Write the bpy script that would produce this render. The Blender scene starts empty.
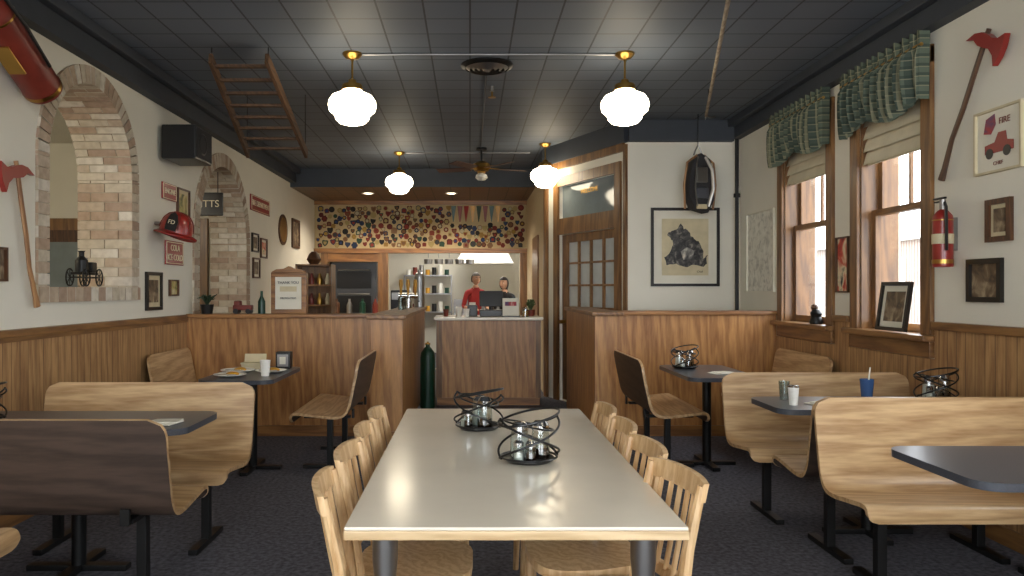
import bpy, bmesh, math, random
from mathutils import Vector, Matrix, geometry
random.seed(7)
S=bpy.context.scene
R=math.radians
# ------------------------------------------------------------------ materials
def lin(h):
    h=h.lstrip('#'); v=[int(h[i:i+2],16)/255 for i in (0,2,4)]
    return tuple([(c/12.92 if c<=.04045 else ((c+.055)/1.055)**2.4) for c in v]+[1.0])
def base(name):
    m=bpy.data.materials.new(name); m.use_nodes=True
    nt=m.node_tree; b=nt.nodes['Principled BSDF']; return m,nt,b
def N(nt,t,**k):
    n=nt.nodes.new(t)
    for a,v in k.items(): setattr(n,a,v)
    return n
def plain(name,col,rough=.6,metal=0,var=.06,nscale=8,bump=0,bscale=60,coat=0,emit=None,estr=0):
    m,nt,b=base(name); c=lin(col)
    tc=N(nt,'ShaderNodeTexCoord'); no=N(nt,'ShaderNodeTexNoise'); no.inputs['Scale'].default_value=nscale
    nt.links.new(tc.outputs['Object'],no.inputs['Vector'])
    r=N(nt,'ShaderNodeValToRGB'); r.color_ramp.elements[0].position=.3; r.color_ramp.elements[1].position=.7
    r.color_ramp.elements[0].color=tuple([x*(1-var) for x in c[:3]]+[1]); r.color_ramp.elements[1].color=tuple([min(1,x*(1+var)) for x in c[:3]]+[1])
    nt.links.new(no.outputs['Fac'],r.inputs['Fac']); nt.links.new(r.outputs['Color'],b.inputs['Base Color'])
    b.inputs['Roughness'].default_value=rough; b.inputs['Metallic'].default_value=metal
    if coat: b.inputs['Coat Weight'].default_value=coat; b.inputs['Coat Roughness'].default_value=.12
    if bump:
        n2=N(nt,'ShaderNodeTexNoise'); n2.inputs['Scale'].default_value=bscale; n2.inputs['Detail'].default_value=4
        nt.links.new(tc.outputs['Object'],n2.inputs['Vector'])
        bp=N(nt,'ShaderNodeBump'); bp.inputs['Strength'].default_value=bump; bp.inputs['Distance'].default_value=.01
        nt.links.new(n2.outputs['Fac'],bp.inputs['Height']); nt.links.new(bp.outputs['Normal'],b.inputs['Normal'])
    if emit:
        b.inputs['Emission Color'].default_value=lin(emit); b.inputs['Emission Strength'].default_value=estr
    return m
def wood(name,c1,c2,axis=2,scale=1.0,rough=.4,groove=None,coat=0.0,contrast=1,wsc=5.5):
    m,nt,b=base(name); L=nt.links.new
    tc=N(nt,'ShaderNodeTexCoord'); mp=N(nt,'ShaderNodeMapping')
    s=[1.0,1.0,1.0]; s[axis]=.11; mp.inputs['Scale'].default_value=[v*scale for v in s]
    L(tc.outputs['Object'],mp.inputs['Vector'])
    w=N(nt,'ShaderNodeTexWave',wave_type='BANDS',bands_direction='DIAGONAL'); w.inputs['Scale'].default_value=wsc
    w.inputs['Distortion'].default_value=16; w.inputs['Detail'].default_value=3; w.inputs['Detail Scale'].default_value=.8; w.inputs['Detail Roughness'].default_value=.6
    L(mp.outputs[0],w.inputs['Vector'])
    no=N(nt,'ShaderNodeTexNoise'); no.inputs['Scale'].default_value=75; no.inputs['Detail'].default_value=5
    L(mp.outputs[0],no.inputs['Vector'])
    n3=N(nt,'ShaderNodeTexNoise'); n3.inputs['Scale'].default_value=3; L(mp.outputs[0],n3.inputs['Vector'])
    a=N(nt,'ShaderNodeMath',operation='MULTIPLY_ADD'); a.inputs[1].default_value=.34*contrast; L(w.outputs['Fac'],a.inputs[0])
    a2=N(nt,'ShaderNodeMath',operation='MULTIPLY_ADD'); a2.inputs[1].default_value=.55; L(no.outputs['Fac'],a2.inputs[0]); L(a2.outputs[0],a.inputs[2])
    a3=N(nt,'ShaderNodeMath',operation='MULTIPLY'); a3.inputs[1].default_value=.3; L(n3.outputs['Fac'],a3.inputs[0]); L(a3.outputs[0],a2.inputs[2])
    r=N(nt,'ShaderNodeValToRGB'); r.color_ramp.elements[0].position=.3; r.color_ramp.elements[1].position=.8
    r.color_ramp.elements[0].color=lin(c1); r.color_ramp.elements[1].color=lin(c2)
    L(a.outputs[0],r.inputs['Fac']); out=r.outputs['Color']
    if groove:
        ax,sp=groove
        sx=N(nt,'ShaderNodeSeparateXYZ'); L(tc.outputs['Object'],sx.inputs[0])
        mu=N(nt,'ShaderNodeMath',operation='MULTIPLY'); mu.inputs[1].default_value=1/sp; L(sx.outputs[ax],mu.inputs[0])
        fr=N(nt,'ShaderNodeMath',operation='FRACT'); L(mu.outputs[0],fr.inputs[0])
        lt=N(nt,'ShaderNodeMath',operation='LESS_THAN'); lt.inputs[1].default_value=.09; L(fr.outputs[0],lt.inputs[0])
        mf=N(nt,'ShaderNodeMath',operation='MULTIPLY'); mf.inputs[1].default_value=.55; L(lt.outputs[0],mf.inputs[0])
        mx=N(nt,'ShaderNodeMixRGB'); mx.inputs['Color2'].default_value=lin('#3a2413'); L(mf.outputs[0],mx.inputs['Fac']); L(out,mx.inputs['Color1']); out=mx.outputs[0]
    L(out,b.inputs['Base Color']); b.inputs['Roughness'].default_value=rough
    if coat: b.inputs['Coat Weight'].default_value=coat; b.inputs['Coat Roughness'].default_value=.2
    return m
def island(name,cols,rough=.8,interp='CONSTANT',noise=0):
    m,nt,b=base(name); L=nt.links.new
    g=N(nt,'ShaderNodeNewGeometry'); r=N(nt,'ShaderNodeValToRGB'); cr=r.color_ramp; cr.interpolation=interp
    n=len(cols)
    cr.elements[0].position=0; cr.elements[0].color=lin(cols[0]); cr.elements[1].position=(n-1)/n if interp=='CONSTANT' else 1; cr.elements[1].color=lin(cols[-1])
    for i in range(1,n-1):
        e=cr.elements.new(i/n if interp=='CONSTANT' else i/(n-1)); e.color=lin(cols[i])
    L(g.outputs['Random Per Island'],r.inputs['Fac']); out=r.outputs['Color']
    if noise:
        tc=N(nt,'ShaderNodeTexCoord'); no=N(nt,'ShaderNodeTexNoise'); no.inputs['Scale'].default_value=noise; no.inputs['Detail'].default_value=5
        L(tc.outputs['Object'],no.inputs['Vector']); mx=N(nt,'ShaderNodeMixRGB',blend_type='MULTIPLY'); mx.inputs['Fac'].default_value=.4
        L(out,mx.inputs['Color1']); r2=N(nt,'ShaderNodeValToRGB'); r2.color_ramp.elements[0].position=.35; r2.color_ramp.elements[1].position=.6
        r2.color_ramp.elements[0].color=(.55,.5,.45,1); L(no.outputs['Fac'],r2.inputs['Fac']); L(r2.outputs[0],mx.inputs['Color2']); out=mx.outputs[0]
    L(out,b.inputs['Base Color']); b.inputs['Roughness'].default_value=rough
    return m
def art(name,cols,scale=6,detail=3,rough=.5):
    m,nt,b=base(name); L=nt.links.new
    tc=N(nt,'ShaderNodeTexCoord'); no=N(nt,'ShaderNodeTexNoise'); no.inputs['Scale'].default_value=scale; no.inputs['Detail'].default_value=detail; no.inputs['Distortion'].default_value=.8
    L(tc.outputs['Object'],no.inputs['Vector']); r=N(nt,'ShaderNodeValToRGB'); cr=r.color_ramp
    n=len(cols); cr.elements[0].position=.3; cr.elements[0].color=lin(cols[0]); cr.elements[1].position=.7; cr.elements[1].color=lin(cols[-1])
    for i in range(1,n-1):
        e=cr.elements.new(.3+.4*i/(n-1)); e.color=lin(cols[i])
    L(no.outputs['Fac'],r.inputs['Fac']); L(r.outputs[0],b.inputs['Base Color']); b.inputs['Roughness'].default_value=rough
    return m
def ceiling_mat(name,c,mortar,w,h,rough,ms=.006,offset=.5):
    m,nt,b=base(name); L=nt.links.new
    tc=N(nt,'ShaderNodeTexCoord'); br=N(nt,'ShaderNodeTexBrick'); br.offset=offset; br.squash=1
    br.inputs['Scale'].default_value=1; br.inputs['Brick Width'].default_value=w; br.inputs['Row Height'].default_value=h
    br.inputs['Mortar Size'].default_value=ms; br.inputs['Color1'].default_value=lin(c[0]); br.inputs['Color2'].default_value=lin(c[1]); br.inputs['Mortar'].default_value=lin(mortar)
    L(tc.outputs['Object'],br.inputs['Vector']); L(br.outputs['Color'],b.inputs['Base Color']); b.inputs['Roughness'].default_value=rough
    bp=N(nt,'ShaderNodeBump'); bp.inputs['Strength'].default_value=.4; bp.inputs['Distance'].default_value=.004; bp.invert=True
    L(br.outputs['Fac'],bp.inputs['Height']); L(bp.outputs[0],b.inputs['Normal'])
    return m
def glass_thin(name,tint='#ffffff',gloss=.08):
    m=bpy.data.materials.new(name); m.use_nodes=True; nt=m.node_tree; nt.nodes.clear()
    o=N(nt,'ShaderNodeOutputMaterial'); t=N(nt,'ShaderNodeBsdfTransparent'); g=N(nt,'ShaderNodeBsdfGlossy'); x=N(nt,'ShaderNodeMixShader')
    t.inputs[0].default_value=lin(tint); g.inputs['Roughness'].default_value=.04; x.inputs[0].default_value=gloss
    nt.links.new(t.outputs[0],x.inputs[1]); nt.links.new(g.outputs[0],x.inputs[2]); nt.links.new(x.outputs[0],o.inputs[0]); return m
def plaid(name):
    m,nt,b=base(name); L=nt.links.new
    tc=N(nt,'ShaderNodeTexCoord'); sx=N(nt,'ShaderNodeSeparateXYZ'); L(tc.outputs['Object'],sx.inputs[0])
    def stripe(ax,sp,wd):
        mu=N(nt,'ShaderNodeMath',operation='MULTIPLY'); mu.inputs[1].default_value=1/sp; L(sx.outputs[ax],mu.inputs[0])
        fr=N(nt,'ShaderNodeMath',operation='FRACT'); L(mu.outputs[0],fr.inputs[0])
        lt=N(nt,'ShaderNodeMath',operation='LESS_THAN'); lt.inputs[1].default_value=wd; L(fr.outputs[0],lt.inputs[0]); return lt.outputs[0]
    col=None
    prev=lin('#5d6758')
    for ax,sp,wd,c,f in ((1,.05,.45,'#2c3a34',.6),(2,.06,.45,'#2c3a34',.6),(1,.05,.12,'#a8a282',.5),(2,.06,.12,'#a8a282',.5)):
        mx=N(nt,'ShaderNodeMixRGB'); mf=N(nt,'ShaderNodeMath',operation='MULTIPLY'); mf.inputs[1].default_value=f
        L(stripe(ax,sp,wd),mf.inputs[0]); L(mf.outputs[0],mx.inputs['Fac'])
        if col is None: mx.inputs['Color1'].default_value=prev
        else: L(col,mx.inputs['Color1'])
        mx.inputs['Color2'].default_value=lin(c); col=mx.outputs[0]
    L(col,b.inputs['Base Color']); b.inputs['Roughness'].default_value=.9
    return m
M={}
M['plaster']=plain('plaster_cream','#e4dfd0',.85,var=.03,nscale=2,bump=.08,bscale=40)
M['plasterk']=plain('plaster_tan','#c4b08c',.8,var=.04)
M['ceil']=ceiling_mat('ceiling_tiles_slate',('#606874','#59616d'),'#2b3038',.305,.305,.6,.007,0)
M['copper']=ceiling_mat('ceiling_copper','#6e4d32 #62462f'.split(),'#3a2616',.3,.3,.4,.01,0)
M['fascia']=plain('dark_slate_paint','#353a42',.6)
M['carpet']=plain('carpet_charcoal','#57555c',.97,var=.5,nscale=38,bump=.7,bscale=260)
M['oakv']=wood('oak_panel_vertical','#85552d','#bd8a50',2,1.0,.42,coat=.12,contrast=.8)
M['oakw']=wood('oak_wainscot_boards','#8a6240','#c09766',2,1.0,.45,groove=(1,.085),contrast=.7)
M['oakx']=wood('oak_trim_x','#6c4526','#9f6f3d',0,1.0,.4,coat=.15)
M['oaky']=wood('oak_trim_y','#644227','#92693d',1,1.0,.42,coat=.1)
M['oakz']=wood('oak_trim_z','#5d3f26','#8a6238',2,1.0,.42,coat=.1)
M['bench']=wood('bench_laminate_oak','#a07a50','#cfad80',0,1.2,.36,coat=.12,contrast=.9,wsc=7)
M['benchback']=wood('bench_back_shaded_laminate','#30251e','#483930',0,1.3,.5)  # brown laminate, with the shade of the unlit back put into its colour
M['maple']=plain('table_maple_laminate','#e4dac8',.22,var=.03,nscale=5,coat=.3)
M['mapleedge']=wood('table_edge_oak','#b99a70','#dcc198',0,1.5,.35)
M['chair']=wood('chair_honey_wood','#b98f5e','#dfbf92',2,2.0,.4,coat=.1,contrast=.7)
M['tabdark']=plain('table_slate_laminate','#4a4d54',.28,var=.12,nscale=120)
M['black']=plain('black_metal','#141414',.4,metal=.3)
M['wire']=plain('black_wire','#0c0c0d',.3)
M['chrome']=plain('chrome','#c9c9c9',.15,metal=1)
M['steel']=plain('brushed_steel','#9a9896',.35,metal=1)
M['brass']=plain('brass','#a98545',.3,metal=1)
M['red']=plain('red_paint','#8f231c',.35,coat=.3)
M['redm']=plain('red_antique','#742b1f',.45,var=.2)
M['handle']=wood('hickory_handle','#7d5231','#ab7f52',2,2,.5)
M['polew']=wood('weathered_pole','#7d6c5a','#a89a86',1,2,.7)
M['oldwood']=wood('old_ladder_wood','#3a271b','#5e4229',1,2,.7)
M['white']=plain('white_ceramic','#eeeae0',.3)
M['paper']=plain('paper_white','#e2ddcd',.8,var=.05,nscale=4)
M['paper2']=plain('paper_aged','#cfc2a0',.8,var=.08,nscale=10)
M['boardtan']=plain('patch_board_tan','#b5a078',.85,var=.06)
M['blackp']=plain('black_plastic','#121214',.35)
M['frameb']=plain('frame_black','#18130f',.35)
M['framew']=wood('frame_walnut','#3a2315','#5d3b22',2,2,.4)
M['globe']=plain('milk_glass_lit','#fff6e4',.3,emit='#fff0d2',estr=9)
M['glass']=glass_thin('window_glass')
M['jar']=glass_thin('jar_glass','#dfe6e4',.18)
M['dglass']=plain('reflecting_pane','#7b8588',.06)
M['dglass2']=plain('pane_frosted','#b4bcbe',.1)
M['brick']=island('whitewashed_brick',['#c4b39e','#b59d87','#d2c7b4','#ac9480','#c9bda8','#bca892','#dad1c2'],.9,noise=18)
M['mortar']=plain('mortar','#b9ad97',.95)
M['patch']=island('patch_cloth',['#6d2a24','#232f48','#9c8a5a','#4f211d','#2c4234','#8c6c36','#1d1d1f','#7a5c42','#4e2a1c','#30394e','#7a3628','#2a2622','#5c2622'],.9)
M['patchin']=island('patch_centres',['#9c8c5c','#7e3028','#a8a084','#2b3a62','#9a7e38','#3a3a3c','#6c2a22','#6e4c30'],.9)
M['plaid']=plaid('valance_plaid')
M['shade']=plain('roman_shade_cloth','#d6cdb4',.9,bump=.1)
M['green']=plain('tank_green','#0f3b2c',.35)
M['leafd']=plain('leaf_dark','#24381f',.6)
M['blue']=plain('blue_plastic','#3a5784',.25)
M['skin']=plain('skin','#c89a7c',.55)
M['hairg']=plain('hair_grey_brown','#463a30',.7,bump=.4)
M['haird']=plain('hair_dark','#1d1512',.7,bump=.4)
M['lips']=plain('lips','#9c4f45',.5)
M['shirtr']=plain('shirt_red','#8f2220',.85)
M['shirtk']=plain('shirt_black','#222326',.85)
M['jeans']=plain('jeans','#27324a',.9)
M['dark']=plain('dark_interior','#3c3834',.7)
M['asphalt']=plain('asphalt','#6d6b68',.9)
M['bldg']=ceiling_mat('street_brick',('#8d7466','#80695c'),'#a09890',.25,.08,.9)
M['leaf']=plain('foliage','#4f5f3a',.9,var=.4,nscale=6,bump=.5,bscale=8)
M['amber']=plain('yellow_tap','#c8922c',.3)
M['text']=plain('sign_cream_lettering','#e8dcbc',.6)
M['canvas']=plain('black_canvas','#2e2d30',.8,bump=.3,bscale=120)
M['coffee']=plain('syrup_dark','#1f100a',.2)
M['sugar']=plain('sugar','#efece4',.9)
M['oilart']=art('art_engraving',['#1b1b1c','#4b4a48','#8a8780','#ddd6c2'],9,6)
M['a_red']=art('poster_red',['#8f1f1c','#c94a33','#e6d7b4','#2a2a30'],7); M['a_blue']=art('poster_blue',['#1f3c6b','#b02823','#e9e4d6'],6)
M['a_sepia']=art('photo_sepia',['#2d241b','#6e5a44','#b3a184'],10,5); M['a_green']=art('poster_green',['#26442c','#c0ae6a','#e3dcc4'],8)
M['a_map']=art('map_print',['#b3b0a5','#e0ddd0','#eceadf'],14,8)
M['a_dark']=art('engraving_dark',['#0f0f11','#242324','#4a4744','#8c867b'],20,10)
# ------------------------------------------------------------------ builder
class B:
    def __init__(s,name): s.name=name; s.bm=bmesh.new(); s.mats=[]
    def mi(s,m):
        if isinstance(m,str): m=M[m]
        if m not in s.mats: s.mats.append(m)
        return s.mats.index(m)
    def add(s,t,m,X=None):
        i=s.mi(m)
        for f in t.faces: f.material_index=i
        if X is not None: t.transform(X)
        me=bpy.data.meshes.new('t'); t.to_mesh(me); t.free(); s.bm.from_mesh(me); bpy.data.meshes.remove(me)
    def box(s,c,d,m,bev=0,rot=None,seg=2):
        t=bmesh.new(); bmesh.ops.create_cube(t,size=1)
        for v in t.verts: v.co=Vector((v.co.x*d[0],v.co.y*d[1],v.co.z*d[2]))
        if bev: bmesh.ops.bevel(t,geom=t.edges[:],offset=bev,segments=seg,affect='EDGES',profile=.5)
        X=Matrix.Translation(c)
        if rot is not None: X=X@(rot if isinstance(rot,Matrix) else Matrix.Rotation(rot,4,'Z'))
        s.add(t,m,X)
    def bx(s,x0,x1,y0,y1,z0,z1,m,bev=0): s.box(((x0+x1)/2,(y0+y1)/2,(z0+z1)/2),(abs(x1-x0),abs(y1-y0),abs(z1-z0)),m,bev)
    def cyl(s,p,q,r,m,r2=None,seg=16):
        p=Vector(p); q=Vector(q); d=q-p; r2=r if r2 is None else r2
        t=bmesh.new(); bmesh.ops.create_cone(t,cap_ends=True,segments=seg,radius1=r,radius2=r2,depth=d.length)
        X=Matrix.Translation((p+q)/2)@d.to_track_quat('Z','Y').to_matrix().to_4x4(); s.add(t,m,X)
    def sph(s,c,d,m,seg=16,rot=None):
        t=bmesh.new(); bmesh.ops.create_uvsphere(t,u_segments=seg,v_segments=max(8,seg//2+2),radius=1)
        X=Matrix.Translation(c)
        if rot is not None: X=X@rot
        X=X@Matrix.Diagonal((*d,1)) ; s.add(t,m,X)
    def lathe(s,prof,m,X=None,seg=28):
        t=bmesh.new(); rings=[]
        for r,z in prof:
            rings.append([t.verts.new((r*math.cos(2*math.pi*k/seg),r*math.sin(2*math.pi*k/seg),z)) for k in range(seg)] if r>1e-5 else [t.verts.new((0,0,z))])
        for a,b in zip(rings,rings[1:]):
            for k in range(seg):
                k2=(k+1)%seg
                if len(a)==1 and len(b)==1: continue
                if len(a)==1: t.faces.new((a[0],b[k2],b[k]))
                elif len(b)==1: t.faces.new((a[k],a[k2],b[0]))
                else: t.faces.new((a[k],a[k2],b[k2],b[k]))
        bmesh.ops.recalc_face_normals(t,faces=t.faces[:]); s.add(t,m,X)
    def tube(s,pts,r,m,closed=False,seg=8,flat=1.0):
        pts=[Vector(p) for p in pts]; n=len(pts); t=bmesh.new(); rings=[]
        rr=r if isinstance(r,(list,tuple)) else [r]*n
        up=None
        for i,p in enumerate(pts):
            a=pts[(i-1)%n] if (closed or i>0) else p; b=pts[(i+1)%n] if (closed or i<n-1) else p
            d=(b-a).normalized()
            if up is None:
                up=Vector((0,0,1)) if abs(d.z)<.9 else Vector((1,0,0))
            u=(up-d*up.dot(d)).normalized(); v=d.cross(u); up=u
            rings.append([t.verts.new(p+(u*math.cos(2*math.pi*k/seg)+v*math.sin(2*math.pi*k/seg)*flat)*rr[i]) for k in range(seg)])
        for i in range(n if closed else n-1):
            a=rings[i]; b=rings[(i+1)%n]
            for k in range(seg): t.faces.new((a[k],a[(k+1)%seg],b[(k+1)%seg],b[k]))
        if not closed: t.faces.new(rings[0]); t.faces.new(rings[-1][::-1])
        bmesh.ops.recalc_face_normals(t,faces=t.faces[:]); s.add(t,m)
    def prism(s,pts,h,m,X=None):
        t=bmesh.new(); a=[t.verts.new((p[0],0,p[1])) for p in pts]; b=[t.verts.new((p[0],h,p[1])) for p in pts]
        t.faces.new(a); t.faces.new(b[::-1]); n=len(pts)
        for k in range(n): t.faces.new((a[k],b[k],b[(k+1)%n],a[(k+1)%n]))
        bmesh.ops.recalc_face_normals(t,faces=t.faces[:]); s.add(t,m,X)
    def holes(s,outer,holes,th,m,X=None):
        loops=[[Vector((p[0],0,p[1])) for p in l] for l in [outer]+holes]
        flat=[p for l in loops for p in l]
        tri=geometry.tessellate_polygon([[Vector((p.x,p.z,0)) for p in l] for l in loops])
        t=bmesh.new(); a=[t.verts.new(p) for p in flat]; b=[t.verts.new(p+Vector((0,th,0))) for p in flat]
        for f in tri:
            try: t.faces.new([a[i] for i in f]); t.faces.new([b[i] for i in f][::-1])
            except Exception: pass
        o=0
        for l in loops:
            n=len(l)
            for k in range(n): t.faces.new((a[o+k],a[o+(k+1)%n],b[o+(k+1)%n],b[o+k]))
            o+=n
        bmesh.ops.recalc_face_normals(t,faces=t.faces[:]); s.add(t,m,X)
    def text(s,txt,size,m,X,ext=.002):
        cu=bpy.data.curves.new('t','FONT'); cu.body=txt; cu.size=size; cu.extrude=ext; cu.align_x='CENTER'; cu.align_y='CENTER'
        ob=bpy.data.objects.new('t',cu); S.collection.objects.link(ob); dg=bpy.context.evaluated_depsgraph_get()
        me=bpy.data.meshes.new_from_object(ob.evaluated_get(dg)); t=bmesh.new(); t.from_mesh(me)
        t.transform(Matrix.Rotation(R(90),4,'X'))
        bpy.data.objects.remove(ob); bpy.data.meshes.remove(me); s.add(t,m,X)
    def mesh(s):
        me=bpy.data.meshes.new(s.name); s.bm.to_mesh(me); s.bm.free()
        for m in s.mats: me.materials.append(m)
        for p in me.polygons: p.use_smooth=True
        me.set_sharp_from_angle(angle=R(38)); return me
    def done(s,loc=(0,0,0),rz=0,rot=None):
        ob=bpy.data.objects.new(s.name,s.mesh()); S.collection.objects.link(ob); ob.location=loc
        ob.rotation_euler=rot if rot else (0,0,rz)
        w=ob.modifiers.new('wn','WEIGHTED_NORMAL'); w.keep_sharp=True
        return ob
def inst(src,loc,rz=0):
    o=bpy.data.objects.new(src.name.split('.')[0],src.data); S.collection.objects.link(o); o.location=loc; o.rotation_euler=(0,0,rz)
    w=o.modifiers.new('wn','WEIGHTED_NORMAL'); w.keep_sharp=True; return o
def wallX(side,pos):
    return Matrix.Translation((pos,0,0))@Matrix.Rotation(R(90 if side=='L' else -90),4,'Z')
XL=-2.74; XR=2.96; CH=3.25; PI=math.pi; KR=1.0; SY=11.6; SH=2.97
# ------------------------------------------------------------------ shell
b=B('floor'); b.bx(-6.6,3.3,-1.7,17.2,-.1,0,'carpet'); b.done()
b=B('ceiling'); b.bx(-3.2,3.3,-1.7,SY,CH,CH+.1,'ceil'); b.done()
b=B('ceiling_soffit'); b.bx(-2.74,KR,SY,13.4,SH,CH+.1,'copper'); b.bx(-2.74,KR,SY-.02,SY,SH,CH,'fascia'); b.done()
def arch(cz,r,z0,zs,n=24):
    return [(cz-r,z0)]+[(cz-r*math.cos(math.pi*k/n),zs+r*math.sin(math.pi*k/n)) for k in range(n+1)]+[(cz+r,z0)]
b=B('wall_left')
a2=arch(8.45,.95,0,1.96); a1=arch(5.52,.73,1.32,2.28)
b.holes([(-1.6,0)]+a2+[(13.5,0),(13.5,CH),(-1.6,CH)],[a1],.4,'plaster',wallX('L',XL)); b.done()
b=B('wall_right')
def rect(u0,u1,z0,z1): return [(u0,z0),(u1,z0),(u1,z1),(u0,z1)]
WA=(4.95,5.76); WB=(6.27,7.15); WC=(2.6,3.5); WD=(.3,1.2)
b.holes(rect(-8.45,1.6,0,CH),[rect(-w[1],-w[0],1.1,2.85) for w in (WA,WB,WC,WD)],.3,'plaster',wallX('R',XR)); b.done()
b=B('wall_back_right'); b.bx(1.73,XR,8.33,8.45,0,CH,'plaster'); b.done()
b=B('wall_front')
b.holes(rect(-3.14,3.26,0,CH),[rect(-2.5,-.4,.6,2.85),rect(.4,2.7,.6,2.85)],.2,'plaster',Matrix.Translation((0,-1.8,0))); b.done()
AL=math.hypot(.73,1.67); ang=math.atan2(-1.67,.73); AX=Matrix.Translation((KR,10.0,0))@Matrix.Rotation(ang,4,'Z')
T=Matrix.Translation
b=B('wall_angled'); b.holes(rect(0,AL,0,CH),[rect(.34,1.6,2.3,2.72),rect(.36,1.62,.01,2.1)],.12,'plaster',AX); b.done()
b=B('trim_angled_wall')
for u0,u1,z0,z1 in ((.24,.35,0,2.83),(1.6,1.71,0,2.83),(.35,1.6,2.71,2.83),(.35,1.6,2.1,2.3),(0,.07,0,3.0),(AL-.05,AL,0,3.0),(.07,AL-.05,2.93,3.02)):
    b.prism(rect(u0,u1,z0,z1),.03,'oakz',AX@T((0,-.03,0)))
b.done()
b=B('window_transom'); b.prism(rect(.345,1.595,2.305,2.715),.01,'dglass',AX@T((0,.05,0)))
b.text('WELCOME',.08,'brass',AX@T((.97,.046,2.6)),.001); b.done()
b=B('door_french')
dh=[rect(.5+c*.27,.5+c*.27+.235,.92+r_*.275,.92+r_*.275+.25) for c in range(4) for r_ in range(4)]
b.holes(rect(.37,1.61,.015,2.095),[h for h in dh if h[1][0]<1.56],.045,'oakz',AX@T((0,.03,0)))
b.prism(rect(.46,1.57,.9,2.03),.006,'dglass2',AX@T((0,.055,0)))
b.cyl(AX@Vector((.43,.03,1.0)),AX@Vector((.43,-.04,1.0)),.025,'brass'); b.done()
b=B('wall_kitchen_right'); b.bx(KR,KR+.12,10.0,13.5,0,CH,'plasterk'); b.bx(KR-.025,KR,10.0,10.12,0,3.0,'oakz'); b.bx(KR-.025,KR,11.0,11.9,0,2.2,'oakz'); b.done()
b=B('wall_back'); b.holes(rect(-2.74,KR,0,3.1),[rect(-2.5,-1.62,.9,1.9),rect(-1.44,.88,.01,2.05)],.12,'plasterk',T((0,13.4,0))); b.done()
b=B('trim_back_opening')
b.bx(-2.74,KR,13.33,13.4,2.05,2.13,'oakx'); b.bx(-2.62,-2.5,13.36,13.4,0,2.05,'oakz'); b.bx(-1.62,-1.44,13.34,13.4,0,2.05,'oakz'); b.bx(-2.5,-1.62,13.36,13.4,1.9,2.05,'oakx'); b.bx(.88,KR,13.36,13.4,0,2.05,'oakz')
b.bx(-2.74,KR,13.36,13.4,2.9,2.97,'oakx'); b.done()
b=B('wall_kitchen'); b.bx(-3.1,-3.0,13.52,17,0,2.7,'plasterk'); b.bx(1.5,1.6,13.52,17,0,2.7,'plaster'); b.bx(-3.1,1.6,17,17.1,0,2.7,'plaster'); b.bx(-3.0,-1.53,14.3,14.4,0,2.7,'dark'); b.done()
b=B('steel_wall_oven'); b.box((0,0,.5),(.8,.5,1.0),'tabdark',.01)
for z in (.25,.68): b.box((0,-.255,z),(.62,.02,.3),'blackp',.005); b.cyl((-.28,-.3,z+.18),(.28,-.3,z+.18),.012,'steel')
b.box((0,0,-.45),(.9,.55,.9),'steel',.01); b.done((-2.08,13.9,.9))
b=B('ceiling_kitchen'); b.bx(-3.1,1.6,13.52,17.1,2.7,2.8,'plaster'); b.done()
b=B('wall_side_room'); b.bx(-6.6,-3.14,9.6,9.7,0,CH,'plaster'); b.bx(-6.6,-6.5,2,9.6,0,CH,'plaster'); b.bx(-6.6,-3.14,2,2.1,0,CH,'plaster'); b.done()
b=B('ceiling_side_room'); b.bx(-6.6,-3.2,2,9.7,CH,CH+.1,'plaster'); b.done()
for x0,x1 in ((-5.5,-4.7),(-4.0,-3.3)):
    b=B('door_side_room'); b.bx(x0,x1,9.54,9.6,0,2.3,'oakz'); b.bx(x0+.1,x1-.1,9.52,9.54,.02,2.15,'framew'); b.bx(x0+.2,x1-.2,9.505,9.52,1.2,2.0,'dglass')
    for z0,z1 in ((.15,.55),(.62,1.1)): b.bx(x0+.2,x1-.2,9.51,9.52,z0,z1,'oakz',.004)
    b.done()
b=B('trim_crown')
b.bx(XL,XL+.09,-1.6,SY,3.03,CH,'fascia'); b.bx(XL+.09,XL+.16,-1.6,SY-.02,3.17,CH,'fascia',.01)
b.bx(XR-.09,XR,-1.6,8.33,3.05,CH,'fascia'); b.bx(XR-.16,XR-.09,-1.6,8.33,3.17,CH,'fascia',.01)
b.bx(1.73,XR-.09,8.25,8.33,3.02,CH,'fascia'); b.prism(rect(0,AL,3.02,CH),.05,'fascia',AX@T((0,-.05,0))); b.bx(KR-.05,KR,10.0,SY-.02,3.02,CH,'fascia'); b.done()
b=B('wainscot_left'); b.bx(XL,XL+.02,-1.6,7.3,0,1.12,'oakw'); b.bx(XL,XL+.045,-1.6,7.26,1.12,1.165,'oaky',.006); b.bx(XL,XL+.03,-1.6,7.3,1.09,1.12,'oaky'); b.done()
b=B('baseboard_left'); b.bx(XL+.02,XL+.035,-1.6,7.3,0,.1,'oaky'); b.done()
b=B('wainscot_right'); b.bx(XR-.02,XR,-1.6,7.3,0,.96,'oakw')
ys=[-1.6,.16,1.34,2.46,3.64,4.81,5.90,6.13,7.29,7.3]
for i in range(0,len(ys)-2,2): b.bx(XR-.02,XR,ys[i],ys[i+1],.96,1.15,'oakw'); b.bx(XR-.045,XR,ys[i],ys[i+1],1.15,1.2,'oaky',.006)
b.done()
b=B('baseboard_right'); b.bx(XR-.035,XR-.02,-1.6,7.28,0,.1,'oaky'); b.done()
b=B('half_wall_left'); b.bx(XL+.02,-.92,7.3,7.45,0,1.13,'oakv'); b.bx(-.92,-.62,7.0,10.4,0,1.13,'oakv',.004)
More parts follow.
